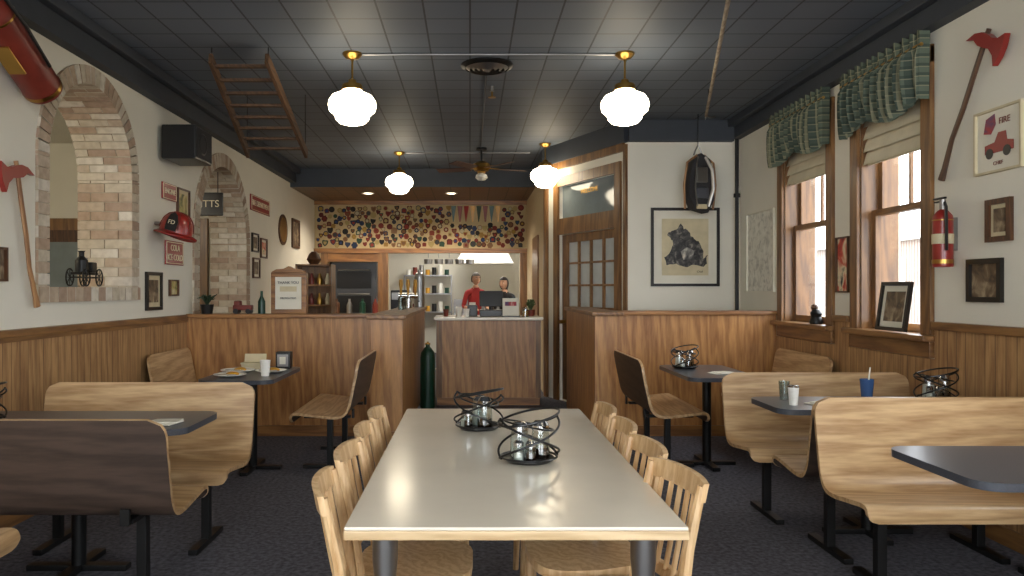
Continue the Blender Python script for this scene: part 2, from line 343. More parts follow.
b.bx(XL+.02,-.90,7.26,7.49,1.13,1.17,'oakx',.008); b.bx(-.95,-.59,6.97,10.43,1.13,1.17,'oaky',.008); b.bx(XL+.04,-.94,7.28,7.3,0,.1,'oakx'); b.bx(-.94,-.6,6.985,7.0,0,.1,'oakx'); b.done()
b=B('half_wall_right'); b.bx(1.38,XR-.02,7.3,7.45,0,1.16,'oakv'); b.bx(1.15,1.38,7.0,9.05,0,1.16,'oakv',.004)
b.bx(1.38,XR-.02,7.26,7.49,1.16,1.2,'oakx',.008); b.bx(1.12,1.41,6.97,9.05,1.16,1.2,'oaky',.008); b.bx(1.4,XR-.04,7.28,7.3,0,.1,'oakx'); b.bx(1.13,1.4,6.985,7.0,0,.1,'oakx'); b.done()
# ------------------------------------------------------------------ brick arches
def brick_arch(name,cz,Ro,Ri,z0,zs,n,sill):
    b=B(name)
    W=wallX('L',XL)
    def blk(pts,y0,y1,m='brick'): b.prism(pts,y1-y0,m,W@T((0,y0,0)))
    cols=((-.02,.2),(.205,.42)); cols2=((-.02,.09),(.095,.315),(.32,.42))
    g=.006
    for k in range(n):
        t0=math.pi*k/n+g/Ri/1.2; t1=math.pi*(k+1)/n-g/Ri/1.2
        P=lambda r,t:(cz-r*math.cos(t),zs+r*math.sin(t))
        for y0,y1 in (cols if k%2 else cols2): blk([P(Ri,t0),P(Ro,t0),P(Ro,t1),P(Ri,t1)],y0,y1)
        blk([P(Ri+.012,t0-.03),P(Ro-.004,t0-.03),P(Ro-.004,t1+.03),P(Ri+.012,t1+.03)],-.01,.41,'mortar')
    h=.075; k=0; z=z0
    while z<zs-.01:
        zt=min(z+h-g,zs)
        for sg in (-1,1):
            u0,u1=sorted((cz+sg*Ri,cz+sg*Ro))
            for y0,y1 in (cols if k%2 else cols2): blk(rect(u0,u1,z,zt),y0,y1)
        z+=h; k+=1
    for sg in (-1,1):
        u0,u1=sorted((cz+sg*(Ri+.012),cz+sg*(Ro-.004))); blk(rect(u0,u1,z0,zs),-.01,.41,'mortar')
    if sill:
        u=cz-Ro; k=0
        while u<cz+Ro-.01:
            blk(rect(u+.003,min(u+.105,cz+Ro),z0-.04,z0+.06),-.03,.42); u+=.108; k+=1
    b.done()
brick_arch('brick_arch_window',5.52,.73,.6,1.36,2.28,30,True)
brick_arch('brick_arch_doorway',8.45,.95,.8,0,1.96,38,False)
# ------------------------------------------------------------------ windows
def window(i,w):
    u0,u1=w; b=B('window_%d'%i); X=XR
    c=.11
    b.bx(X-.03,X,u0-c,u0,1.11,2.96,'oakz',.004); b.bx(X-.03,X,u1,u1+c,1.11,2.96,'oakz',.004); b.bx(X-.03,X,u0-c,u1+c,2.85,2.97,'oaky',.004)
    b.bx(X-.09,X+.12,u0-c-.02,u1+c+.02,1.07,1.11,'oaky',.008); b.bx(X-.035,X,u0-c,u1+c,.965,1.07,'oaky',.004)
    for y in (u0,u1-.015): b.bx(X,X+.28,y,y+.015,1.1,2.85,'oakz')
    b.bx(X,X+.28,u0,u1,2.835,2.85,'oakz')
    b.bx(X+.1,X+.29,u0,u1,1.09,1.12,'oaky')
    def sash(xc,z0,z1,mull):
        for y0,y1 in ((u0+.015,u0+.065),(u1-.065,u1-.015)): b.bx(xc-.02,xc+.02,y0,y1,z0,z1,'oakz')
        b.bx(xc-.02,xc+.02,u0+.065,u1-.065,z0,z0+.05,'oaky'); b.bx(xc-.02,xc+.02,u0+.065,u1-.065,z1-.045,z1,'oaky')
        if mull:
            ym=(u0+u1)/2; b.bx(xc-.012,xc+.012,ym-.012,ym+.012,z0+.05,z1-.045,'oakz')
        b.bx(xc-.002,xc+.002,u0+.06,u1-.06,z0+.04,z1-.04,'glass')
    sash(X+.1,1.12,2.0,False); sash(X+.15,1.96,2.83,True)
    b.done()
for i,w in enumerate((WA,WB,WC,WD)):
    window(i+1,w)
    l=bpy.data.lights.new('window_daylight_portal','AREA'); l.shape='RECTANGLE'; l.size=w[1]-w[0]; l.size_y=1.75; l.cycles.is_portal=True
    o=bpy.data.objects.new('window_daylight_portal',l); S.collection.objects.link(o); o.location=(XR+.32,(w[0]+w[1])/2,1.98); o.rotation_euler=(R(90),0,R(90))
def shade(w,zb):
    b=B('roman_shade'); u0,u1=w[0]+.02,w[1]-.02
    z=2.83; n=5; h=(2.83-zb)/n
    for k in range(n):
        z1=z-h
        pts=[(0.0,z),(.02,z-h*.4),(.04,z1-.02),(.02,z1-.01),(-.005,z1)]
        t=bmesh.new()
        A=[t.verts.new((XR+.05-p[0],u0,p[1])) for p in pts]; Bq=[t.verts.new((XR+.05-p[0],u1,p[1])) for p in pts]
        for j in range(len(pts)-1): t.faces.new((A[j],A[j+1],Bq[j+1],Bq[j]))
        b.add(t,'shade'); z=z1
    b.bx(XR+.045,XR+.065,u0,u1,zb-.02,2.83,'shade'); b.done()
shade(WA,2.36); shade(WB,2.4); shade(WC,2.36); shade(WD,2.36)
def valance(y0,y1):
    b=B('plaid_valance'); t=bmesh.new(); n=150; rows=[]
    zs=[3.05,3.02,2.985,2.965,2.945,2.9,2.82,2.74,2.67,2.6]
    nf=round((y1-y0)*11)
    for j,z in enumerate(zs):
        row=[]; f=j/9
        for i in range(n+1):
            s_=i/n; y=y0+(y1-y0)*s_
            ph=s_*2*math.pi*nf+1.1*math.sin(s_*11)+.25*math.sin(j*.7+s_*9)
            amp=.014 if j<2 else (.007 if j<5 else .022+.03*f)
            edge=min(1,min(s_,1-s_)*12)
            x=XR-.10-amp*math.sin(ph)*edge-.035*math.sin(math.pi*min(1,max(0,(j-3)/6)))*edge
            zz=z+(-.02*math.sin(ph+1)-.035*math.sin(s_*PI*3+y0) if j>=8 else 0)+(.01*math.sin(ph) if j==0 else 0)
            row.append(t.verts.new((x,y+.012*math.cos(ph)*f,zz)))
        rows.append(row)
    for a,c in zip(rows,rows[1:]):
        for i in range(n): t.faces.new((a[i],a[i+1],c[i+1],c[i]))
    for e in (0,n):
        col=[r[e] for r in rows]; w=[t.verts.new((XR-.035,v.co.y,v.co.z)) for v in col]
        for i in range(len(col)-1): t.faces.new((col[i],col[i+1],w[i+1],w[i]))
    b.add(t,'plaid'); b.cyl((XR-.09,y0,2.965),(XR-.09,y1,2.965),.012,'brass'); b.done()
valance(4.83,5.88); valance(6.17,7.27); valance(2.45,3.65); valance(.15,1.35)
b=B('street_ground'); b.bx(3.3,60,-20,60,-.4,-.3,'asphalt'); b.done()
b=B('street_building'); b.bx(15,22,18,50,-.3,3.2,'bldg')
for k in range(8):
    y=19+k*3.6; z=.5
    b.bx(14.9,15,y,y+1.3,z,z+2,'white'); b.bx(14.85,14.9,y+.1,y+1.2,z+.1,z+1.9,'dglass')
b.bx(14.7,15.1,18,50,3.1,3.4,'white'); b.done()
# ------------------------------------------------------------------ pendant lamps
b=B('pendant_lamp')
b.lathe([(0,0),(.075,0),(.075,-.015),(.05,-.04),(.012,-.05),(.012,-.06)],'brass')
b.cyl((0,0,-.05),(0,0,-.23),.008,'brass')
b.lathe([(.012,-.2),(.03,-.21),(.035,-.235),(.075,-.245),(.082,-.26),(.082,-.29),(.07,-.29)],'brass')
b.lathe([(.07,-.27),(.072,-.295),(.1,-.31),(.155,-.335),(.182,-.375),(.187,-.41),(.178,-.45),(.15,-.475),(.135,-.49),(.13,-.515),(.10,-.545),(.05,-.56),(0,-.565)],'globe',seg=36)
pl=b.done((-.92,5.94,CH))
for p in ((1.21,5.94),(-.95,10.2),(.95,9.6),(-.92,1.7),(1.21,1.7),(-4.6,6.0)): inst(pl,(p[0],p[1],CH))  # pair behind the camera and side-room one are unseen, added for extra light
b=B('ceiling_conduit'); b.cyl((-.84,5.94,CH-.01),(1.13,5.94,CH-.01),.008,'steel'); b.cyl((-.86,10.2,CH-.01),(.8,10.2,CH-.01),.008,'steel'); b.cyl((.14,6.5,CH-.01),(.14,9.8,CH-.01),.006,'fascia'); b.done()
b=B('ceiling_vent')
b.lathe([(0,-.01),(.2,-.01),(.215,-.0),(.215,-.012),(.18,-.03)],'black')
for r0 in (.175,.135,.095,.055): b.lathe([(r0,-.022),(r0-.028,-.045),(r0-.03,-.043),(r0-.004,-.02)],'steel')
b.lathe([(.02,-.03),(.03,-.05),(0,-.055)],'steel'); b.done((.14,6.25,CH))
b=B('sprinkler_head'); b.cyl((0,0,0),(0,0,-.05),.02,'steel'); b.cyl((0,0,-.05),(0,0,-.1),.008,'brass'); b.lathe([(0,-.1),(.035,-.1),(.035,-.104),(0,-.104)],'brass'); b.done((.2,6.9,CH))
b=B('ceiling_fan'); b.cyl((0,0,0),(0,0,-.03),.07,'black'); b.cyl((0,0,-.03),(0,0,-.2),.013,'black')
b.lathe([(0,-.18),(.06,-.18),(.11,-.21),(.12,-.26),(.09,-.3),(.05,-.31),(.05,-.33),(0,-.33)],'brass')
b.lathe([(.04,-.33),(.07,-.35),(.08,-.39),(.05,-.42),(0,-.43)],'white')
for k in range(5):
    a=k*2*math.pi/5+.3; X=Matrix.Rotation(a,4,'Z')@T((.38,0,-.27))@Matrix.Rotation(R(12),4,'X')
    b.box((0,0,0),(.46,.13,.008),'framew',.003,X); b.box((0,0,0),(.16,.03,.01),'brass',0,Matrix.Rotation(a,4,'Z')@T((.16,0,-.265)))
b.done((.15,9.9,CH))
for x in (-1.65,-.3):
    b=B('recessed_light'); b.lathe([(.1,0),(.1,-.012),(.075,-.012),(.07,.0)],'white'); b.lathe([(0,-.004),(.07,-.004)],'globe'); b.done((x,12.3,SH))
b=B('wooden_ladder')
A0,A1=Vector((-1.97,5.8,3.14)),Vector((-1.54,5.8,3.14)); C0,C1=Vector((-2.11,7.2,2.71)),Vector((-1.56,7.2,2.71))
for p,q in ((A0,C0),(A1,C1)):
    d=q-p; X=d.to_track_quat('Y','Z').to_matrix().to_4x4(); b.box((p+q)/2,(.03,d.length+.1,.085),'oldwood',.004,X)
for k in range(8):
    t=.04+k*.131; p=A0.lerp(C0,t); q=A1.lerp(C1,t); b.box((p+q)/2,((q-p).length,.05,.022),'oldwood',.003)
for p in (A0,A1,C0,C1): b.cyl(p,(p.x,p.y,CH),.004,'wire')
b.done()
b=B('pike_pole'); p=Vector((1.45,4.2,3.12)); q=Vector((2.33,7.5,3.12)); b.cyl(p,q,.014,'polew'); d=(q-p).normalized()
b.cyl(q,q+d*.18,.012,'steel',.002); b.tube([q+d*.02,q+d*.08+Vector((.05,0,0)),q+d*.05+Vector((.09,-.02,0))],.008,'steel')
for t in (.15,.85):
    c=p.lerp(q,t); b.cyl(c,(c.x,c.y,CH),.004,'wire')
b.done()
# ------------------------------------------------------------------ benches
def catmull(P,n):
    out=[]
    P=[Vector((*p,0)) for p in P]; Q=[P[0]*2-P[1]]+P+[P[-1]*2-P[-2]]
    for i in range(1,len(Q)-2):
        for k in range(n):
            t=k/n; a,b_,c,d=Q[i-1],Q[i],Q[i+1],Q[i+2]
            out.append(.5*((2*b_)+(c-a)*t+(2*a-5*b_+4*c-d)*t*t+(3*b_-a-3*c+d)*t**3))
    out.append(P[-1]); return out
def bench(L,loc,rz):
    b=B('booth_bench')
    prof=catmull([(.47,.385),(.475,.43),(.44,.462),(.3,.45),(.16,.435),(.08,.445),(.035,.5),(.01,.6),(-.015,.72),(-.04,.86)],6)
    n=len(prof); th=.02
    nor=[]
    for i in range(n):
        d=(prof[min(i+1,n-1)]-prof[max(i-1,0)]).normalized(); nor.append(Vector((-d.y,d.x,0)))
    S_=[0]
    for i in range(1,n): S_.append(S_[-1]+(prof[i]-prof[i-1]).length)
    tot=S_[-1]
    def half(i,r1=.075,r2=.05):
        h=L/2; s1=tot-S_[i]; s2=S_[i]
        if s1<r1: h-=r1-math.sqrt(max(0,r1*r1-(r1-s1)**2))
        if s2<r2: h-=r2-math.sqrt(max(0,r2*r2-(r2-s2)**2))
        return h
    t=bmesh.new(); m=12; iw=b.mi('bench'); idk=b.mi('benchback')
    F=[];K=[]
    for i in range(n):
        h=half(i); a=prof[i]; c=prof[i]+nor[i]*th
        F.append([t.verts.new((-h+2*h*j/m,a.x,a.y)) for j in range(m+1)]); K.append([t.verts.new((-h+2*h*j/m,c.x,c.y)) for j in range(m+1)])
    fs=[]
    for i in range(n-1):
        for j in range(m):
            fs.append((t.faces.new((F[i][j],F[i][j+1],F[i+1][j+1],F[i+1][j])),iw))
            fs.append((t.faces.new((K[i][j],K[i+1][j],K[i+1][j+1],K[i][j+1])),idk))
        for e in (0,m):
            fs.append((t.faces.new((F[i][e],F[i+1][e],K[i+1][e],K[i][e])),iw))
    for i in (0,n-1):
        for j in range(m): fs.append((t.faces.new((F[i][j],F[i][j+1],K[i][j+1],K[i][j])),iw))
    bmesh.ops.recalc_face_normals(t,faces=t.faces[:])
    for f,k in fs: f.material_index=k
    me=bpy.data.meshes.new('t'); t.to_mesh(me); t.free(); b.bm.from_mesh(me)
    for sx in (-1,1):
        x=sx*(L/2-.2)
        b.box((x,.2,.215),(.045,.045,.39),'black',.003); b.box((x,.2,.015),(.05,.42,.03),'black',.004); b.box((x,.22,.405),(.05,.36,.02),'black')
        b.box((x,.02,.43),(.04,.015,.07),'black')
    return b.done(loc,rz)
bench(1.20,(-1.87,3.22,0),0)
bench(1.22,(-1.87,4.41,0),PI)
bench(.95,(-2.62,6.75,0),-PI/2)
bench(1.1,(-.9,6.33,0),PI/2)
bench(1.22,(2.26,4.94,0),PI)
bench(1.2,(2.33,3.88,0),0)
bench(1.22,(2.33,3.76,0),PI)
bench(1.1,(1.36,6.36,0),-PI/2)
bench(1.1,(2.84,6.6,0),PI/2)
bench(1.1,(-2.25,2.45,0),-PI/2)
def btable(L,Wd,loc,rz=0):
    b=B('booth_table'); n=8; r=.09; pts=[]
    for cx,cy,a0 in ((L/2-r,Wd/2-r,0),(-L/2+r,Wd/2-r,90),(-L/2+r,-Wd/2+r,180),(L/2-r,-Wd/2+r,270)):
        for k in range(n+1): a=R(a0+90*k/n); pts.append((cx+r*math.cos(a),cy+r*math.sin(a)))
    b.prism(pts,.03,'tabdark',T((0,0,.75))@Matrix.Rotation(R(-90),4,'X'))
    b.cyl((0,0,.02),(0,0,.72),.035,'black'); b.box((0,0,.71),(.3,.3,.02),'black'); b.box((0,0,.015),(.5,.06,.03),'black',.005); b.box((0,0,.015),(.06,.45,.03),'black',.005)
    return b.done(loc,rz)
btable(1.25,.55,(-1.96,3.81,0)); btable(1.2,.52,(2.29,4.38,0)); btable(1.2,.62,(2.32,2.86,0))
btable(1.0,.55,(-1.7,5.95,0),PI/2); btable(1.0,.55,(1.9,6.1,0),PI/2)
b=B('dining_table')
x0,x1,y0,y1=-.34,.59,2.05,4.1
b.bx(x0,x1,y0,y1,.75,.76,'maple',.003); b.bx(x0-.002,x1+.002,y0-.002,y1+.002,.724,.75,'mapleedge',.004)
b.bx(x0+.16,x1-.16,y0+.16,y1-.16,.69,.724,'steel')
for x in (x0+.1,x1-.1):
    for y in (y0+.1,y1-.1,(y0+y1)/2-.1,(y0+y1)/2+.1):
        b.lathe([(.02,0),(.03,.01),(.028,.05),(.032,.6),(.036,.64),(.036,.724)],'steel',T((x,y,0)))
b.done()
b=B('dining_chair')
pts=[]
for k in range(28):
    a=2*PI*k/28; c,s_=math.cos(a),math.sin(a); e=.55
    pts.append((.2*abs(c)**e*(1 if c>0 else -1),(.2-(.02 if c<0 else 0))*abs(s_)**e*(1 if s_>0 else -1)))
b.prism(pts,.03,'chair',T((0,0,.455))@Matrix.Rotation(R(-90),4,'X'))
for sy in (-1,1):
    b.tube([(.16,sy*.16,.43),(.175,sy*.175,0)],[.02,.014],'chair')
    b.tube([(-.2,sy*.17,0),(-.175,sy*.165,.25),(-.17,sy*.165,.45),(-.195,sy*.168,.65),(-.235,sy*.17,.83)],[.014,.018,.019,.017,.014],'chair')
    b.tube([(-.185,sy*.165,.2),(.168,sy*.17,.2)],.01,'chair')
b.tube([(-.01,-.167,.2),(-.01,.167,.2)],.01,'chair')
for (zz,xx,hh) in ((.815,-.23,.06),(.52,-.175,.035)):
    t=bmesh.new(); n=14
    ring=[]
    for k in range(n+1):
        s_=-1+2*k/n; y=s_*.185; bow=.03*(1-s_*s_); x=xx-bow
        top=hh/2*(1-.2*s_**4)
        ring.append([t.verts.new((x-.009,y,zz-hh/2)),t.verts.new((x+.009,y,zz-hh/2)),t.verts.new((x+.009-.012,y,zz+top)),t.verts.new((x-.009-.012,y,zz+top))])
    for a,c in zip(ring,ring[1:]):
        for q in range(4): t.faces.new((a[q],a[(q+1)%4],c[(q+1)%4],c[q]))
    t.faces.new(ring[0]); t.faces.new(ring[-1][::-1]); bmesh.ops.recalc_face_normals(t,faces=t.faces[:]); b.add(t,'chair')
for k in range(5):
    y=-.11+k*.055; bow=.03*(1-(y/.185)**2)
    b.tube([(-.172-bow,y,.53),(-.197-bow,y,.65),(-.224-bow,y,.79)],.0095,'chair',flat=.7)
ch=b.done((-.185,2.27,0),R(6))
for y,a in ((2.68,-2),(3.1,2),(3.52,0)): inst(ch,(-.19,y,0),R(a))
for y,a in ((2.33,191),(2.76,186),(3.2,181),(3.64,182)): inst(ch,(.41,y,0),R(a))
# ------------------------------------------------------------------ caddies
def caddy_mesh():
    b=B('condiment_caddy')
    ring=lambda r,z,sx=1,tilt=0,off=0:[(off+r*sx*math.cos(2*PI*k/40),r*math.sin(2*PI*k/40),z+tilt*math.cos(2*PI*k/40)) for k in range(40)]
    b.lathe([(0,.004),(.085,.004),(.095,.012),(.095,.018),(.08,.01),(0,.01)],'wire')
    b.tube(ring(.1,.02,1.05),.0045,'wire',True)
    b.tube(ring(.1,.165,1.15,.025),.0045,'wire',True); b.tube(ring(.085,.135,1.1,-.02),.0035,'wire',True)
    for s_ in (-1,1):
        P=[]
        for k in range(25):
            t=k/24; a=PI*(1.05*t)-.1
            P.append((s_*.115*math.cos(a),-.1*math.sin(a)-.002,.02+.145*t))
        b.tube(P,.0045,'wire'); b.tube([(p[0],-p[1],p[2]) for p in P],.0045,'wire')
    def shaker(x,y,r,h,fill,fm):
        b.lathe([(r,.012),(r*1.02,.02),(r*.95,h*.5),(r*.85,h*.78)],'jar',T((x,y,0)),16)
        b.lathe([(0,.014),(r*.9,.014),(r*.86,h*fill),(0,h*fill)],fm,T((x,y,0)),16)
        b.lathe([(r*.9,h*.76),(r*.92,h*.88),(r*.6,h*.98),(0,h)],'chrome',T((x,y,0)),16)
    shaker(-.055,-.03,.021,.09,.5,'sugar'); shaker(-.02,-.06,.021,.09,.5,'coffee')
    shaker(.04,-.015,.036,.155,.35,'coffee'); shaker(-.02,.04,.036,.145,.6,'sugar')
    return b
c0=caddy_mesh().done((.22,2.84,.76),R(20)); inst(c0,(.04,3.5,.76),R(-30))
inst(c0,(-2.42,3.75,.75),R(10)); inst(c0,(2.74,4.47,.75),R(0)); inst(c0,(1.78,6.3,.75),R(30))
def cup(name,loc,r,h,m,lidm=None,straw=False):
    b=B(name); b.lathe([(0,.003),(r*.75,.0),(r,h),(r*.93,h),(r*.7,.008),(0,.008)],m,seg=20)
    if lidm: b.lathe([(r*1.04,h),(r*1.04,h+.008),(r*.8,h+.012),(0,h+.012)],lidm,seg=20)
    if straw: b.cyl((0,0,.01),(.02,0,h+.07),.004,'paper')
    return b.done(loc)
cup('paper_cup',(-1.55,5.75,.75),.04,.12,'white'); cup('drinking_glass',(1.86,4.5,.75),.032,.11,'jar'); cup('blue_tumbler',(2.36,4.52,.75),.04,.12,'blue',None,True)
cup('sugar_shaker',(1.83,4.3,.75),.03,.1,'sugar','chrome')
def plate(loc,r=.12):
    b=B('dinner_plate'); b.lathe([(0,.004),(r*.6,.002),(r,.018),(r,.022),(r*.62,.009),(0,.009)],'white'); b.sph((.02,0,.02),(.05,.035,.02),'amber',10); b.cyl((-.09,-.02,.02),(.07,-.09,.024),.004,'chrome'); return b.done(loc)
plate((-1.8,5.7,.75)); plate((-1.57,6.0,.75)); plate((-1.84,6.02,.75),.13)
b=B('napkin_dispenser'); b.box((0,0,.07),(.12,.1,.14),'blackp',.01); b.box((0,-.052,.07),(.09,.004,.1),'steel',.001); b.box((0,-.056,.07),(.05,.004,.06),'paper'); b.done((-1.54,6.3,.75))
b=B('takeout_box'); b.prism([(-.07,0),(.07,0),(.09,.05),(-.09,.05)],.13,'paper2'); b.box((0,.13,.08),(.18,.01,.07),'paper2',0,Matrix.Rotation(R(-15),4,'X')); b.done((-1.8,6.25,.75))
for l,a in (((2.0,4.3,.751),.3),((1.95,5.9,.751),.2),((-1.5,3.7,.751),-.2)):
    b=B('paper_napkin'); b.box((0,0,.004),(.16,.13,.006),'paper',.002); b.box((.02,.01,.01),(.13,.11,.006),'paper',.002,.25); b.done(l,a)
# ------------------------------------------------------------------ wall objects
def framed(name,side,u,z,w,h,fm='frameb',am='oilart',mat_=None,fw=.02,pos=None,extra=None,tilt=0):
    b=B(name)
    b.holes(rect(-w/2,w/2,-h/2,h/2),[rect(-w/2+fw,w/2-fw,-h/2+fw,h/2-fw)],.025,fm,T((0,-.025,0)))
    b.box((0,-.004,0),(w-fw,.008,h-fw),mat_ or am)
    if mat_:
        k=.12*min(w,h); b.box((0,-.009,0),(w-2*fw-2*k,.004,h-2*fw-2*k),am)
    if extra: extra(b)
    if side=='L': loc=(XL+.001 if pos is None else pos,u,z); rz=R(90)
    elif side=='R': loc=(XR-.001 if pos is None else pos,u,z); rz=R(-90)
    else: loc=(u,pos,z); rz=0
    return b.done(loc,rot=(tilt,0,rz))
def sign(name,side,u,z,w,h,m,txt=None,tm='text',ts=.08,pos=None,oval=False):
    b=B(name)
    if oval: b.prism([(w/2*math.cos(2*PI*k/32),h/2*math.sin(2*PI*k/32)) for k in range(32)],.015,m,T((0,-.016,0))); b.prism([(w*.4*math.cos(2*PI*k/32),h*.4*math.sin(2*PI*k/32)) for k in range(32)],.004,tm,T((0,-.02,0)))
    else:
        b.box((0,-.008,0),(w,.014,h),m,.003); b.holes(rect(-w*.47,w*.47,-h*.45,h*.45),[rect(-w*.45,w*.45,-h*.42,h*.42)],.003,tm,T((0,-.018,0)))
    if txt:
        ls=txt.split('|')
        for i,l in enumerate(ls): b.text(l,ts,tm,T((0,-.018,(len(ls)/2-.5-i)*ts*1.1)))
    if side=='L': return b.done((XL+.001 if pos is None else pos,u,z),R(90))
    return b.done((XR-.001 if pos is None else pos,u,z),R(-90))
sign('red_street_sign','L',6.9,2.29,.32,.15,'red','ENGINE',ts=.07)
framed('fire_poster','L',7.23,2.13,.3,.46,'framew','a_green','paper2',.015)
sign('soda_sign','L',7.02,1.74,.42,.22,'red','COLA|ICE COLD',ts=.08)
framed('portrait_frame','L',6.56,1.39,.32,.33,'frameb','a_sepia','paper2',.03)
framed('small_green_frame','L',7.0,1.42,.2,.15,'framew','a_green',None,.015)
sign('long_red_sign','L',9.9,2.5,.9,.2,'red','FIRE DEPARTMENT',ts=.1)
sign('oval_plaque','L',11.1,2.28,.5,.45,'framew',tm='brass',oval=True)
framed('wall_portrait','L',11.9,2.28,.5,.45,'framew','a_sepia',None,.04)
framed('small_photo_frame','L',9.65,2.0,.28,.24,'frameb','a_sepia','paper',.02); framed('small_photo_frame','L',10.05,1.95,.3,.26,'framew','a_red','paper',.02)
framed('small_photo_frame','L',9.7,1.68,.3,.26,'framew','a_sepia','paper',.02)
b=B('carved_house_sign'); b.box((0,0,0),(.36,.03,.26),'frameb',.01); b.text('KITTS',.11,'text',T((0,-.018,0)))
for x in (-.12,.12): b.cyl((x,0,.13),(x,0,.36),.005,'wire')
b.done((-2.94,8.5,2.36),0)
framed('left_edge_frame','L',4.42,1.55,.1,.2,'framew','a_sepia',None,.015)
framed('town_map','R',7.72,1.79,.72,.82,'paper','a_map',None,.01)
framed('narrow_poster','R',6.01,1.6,.2,.44,'framew','a_red',None,.012)
def truck(b):
    b.prism([(-.11,-.05),(-.11,0),(-.03,.01),(0,.06),(.06,.06),(.07,.01),(.12,0),(.12,-.05)],.002,'red',T((0,-.013,-.02)))
    for x in (-.07,.07): b.prism([(x+.03*math.cos(k*PI/8),-.07+.03*math.sin(k*PI/8)) for k in range(16)],.002,'blackp',T((0,-.015,-.0)))
    b.prism([(-.12,.05),(-.1,.13),(-.03,.15),(-.02,.09),(-.06,.04)],.002,'a_blue',T((0,-.013,0)))
    b.text('FIRE',.05,'redm',T((.05,-.013,.1)),.001); b.text('CHIEF',.03,'redm',T((0,-.013,-.13)),.001)
framed('fire_truck_poster','R',4.24,2.24,.38,.36,'paper2','paper',None,.012,extra=truck)
framed('small_brown_frame','R',4.235,1.79,.2,.24,'framew','a_sepia','paper2',.03)
framed('photo_plaque','R',4.355,1.455,.29,.25,'frameb','a_sepia',None,.03)
framed('sill_picture_frame','R',5.25,1.285,.36,.34,'frameb','a_sepia','paper',.025,pos=XR-.02,tilt=R(-8))
def dog(b):
    rnd=random.Random(3); pts=[(-.2,-.2),(-.22,-.12),(-.17,-.05),(-.13,.03),(-.15,.09),(-.2,.12),(-.17,.17),(-.09,.2),(-.05,.25),(-.02,.2),(.03,.18),(.08,.1),(.15,.06),(.19,-.03),(.2,-.12),(.25,-.08),(.23,-.18),(.2,-.22),(.08,-.19),(0,-.22),(-.1,-.18)]
    P=[]
    for (a,c) in zip(pts,pts[1:]+pts[:1]):
        for k in range(3):
            f=k/3; P.append((a[0]+(c[0]-a[0])*f+rnd.uniform(-.01,.01),a[1]+(c[1]-a[1])*f+rnd.uniform(-.01,.01)))
    b.prism(P,.002,'a_dark',T((0,-.013,0)))
    b.prism([(-.05,-.05),(.02,0),(.1,-.04),(.08,-.13),(-.02,-.14)],.001,'oilart',T((0,-.0145,0)))
    b.text('Chief',.03,'frameb',T((.16,-.012,-.27)),.001)
framed('engraving_picture','B',2.355,1.87,.75,.86,'frameb','paper2','paper',.03,pos=8.33,extra=dog)
def axe(name,side,y,z,ang,flip=1,hm='handle'):
    b=B(name)
    pts=[(.02,0,-.45),(.015,0,-.38),(-.008,0,-.2),(.004,0,.0),(.0,0,.2),(0,0,.45)]
    b.tube(pts,[.026,.02,.017,.018,.018,.016],hm,flat=.7)
    b.prism([(-.03,.35),(.03,.35),(.07,.355),(.12,.33),(.155,.28),(.175,.34),(.178,.4),(.165,.46),(.12,.425),(.07,.415),(.03,.425),(-.03,.425),(-.09,.405),(-.15,.35),(-.085,.37)],.032,'red',T((0,-.016,0))@Matrix.Diagonal((flip,1,1,1)))
    pos=XL+.04 if side=='L' else XR-.04
    o=b.done((pos,y,z))
    o.rotation_euler=(Matrix.Rotation(R(90 if side=='L' else -90),4,'Z')@Matrix.Rotation(ang,4,'Y')).to_euler(); return o
axe('fire_axe','L',4.62,1.73,R(-13),-1); axe('fire_axe','R',4.5,2.48,R(30),1,'framew')
def fireext(name,L_,r,m):
    b=B(name); b.lathe([(0,0),(r*.95,0),(r,.015),(r,.04),(r*.97,.05),(r*.97,L_*.8),(r*.9,L_*.87),(r*.5,L_*.95),(r*.3,L_*.97),(r*.3,L_*1.03),(0,L_*1.04)],m)
    b.lathe([(r*1.01,.02),(r*1.01,.045)],'brass'); b.lathe([(r*.985,L_*.78),(r*1.0,L_*.79),(r*.985,L_*.8)],'brass')
    return b
b=fireext('antique_fire_extinguisher',.72,.115,'redm'); b.box((0,-.112,.35),(.1,.012,.2),'brass',.003); b.tube([(.03,0,.74),(.12,0,.7),(.14,0,.5),(.13,0,.2)],.01,'blackp')
o=b.done(); p=Vector((-2.61,4.66,2.62)); q=Vector((-2.61,4.0,3.0)); o.location=p; o.rotation_euler=(q-p).to_track_quat('Z','Y').to_euler()
b=fireext('fire_extinguisher',.36,.058,'red'); b.cyl((0,0,.35),(0,0,.41),.018,'steel'); b.box((0,.03,.42),(.02,.11,.012),'blackp',.002); b.box((0,.03,.4),(.02,.09,.008),'blackp'); b.tube([(0,-.02,.39),(-.03,-.08,.36),(-.03,-.085,.2),(-.02,-.07,.1)],.009,'blackp'); b.lathe([(.0595,.14),(.0595,.2)],'paper2'); b.box((.06,0,.2),(.03,.05,.2),'steel')
b.done((XR-.08,4.63,1.54))
b=B('wall_speaker'); b.box((0,0,0),(.3,.42,.3),'blackp',.012); b.box((.153,0,0),(.008,.38,.26),'canvas',.003); b.lathe([(.09,0),(.1,.006),(.085,.01)],'black',T((.155,-.05,0))@Matrix.Rotation(R(90),4,'Y')); b.box((-.17,0,0),(.04,.08,.08),'black'); b.done((XL+.192,6.85,2.70))
b=B('fire_helmet'); X=T((.17,0,-.05))@Matrix.Rotation(R(14),4,'Y')
b.lathe([(0,.175),(.04,.17),(.08,.15),(.11,.11),(.125,.05),(.13,0)],'red',X@Matrix.Diagonal((1.08,.95,1,1)))
t=bmesh.new(); n=40; a_=[];c_=[];d_=[]
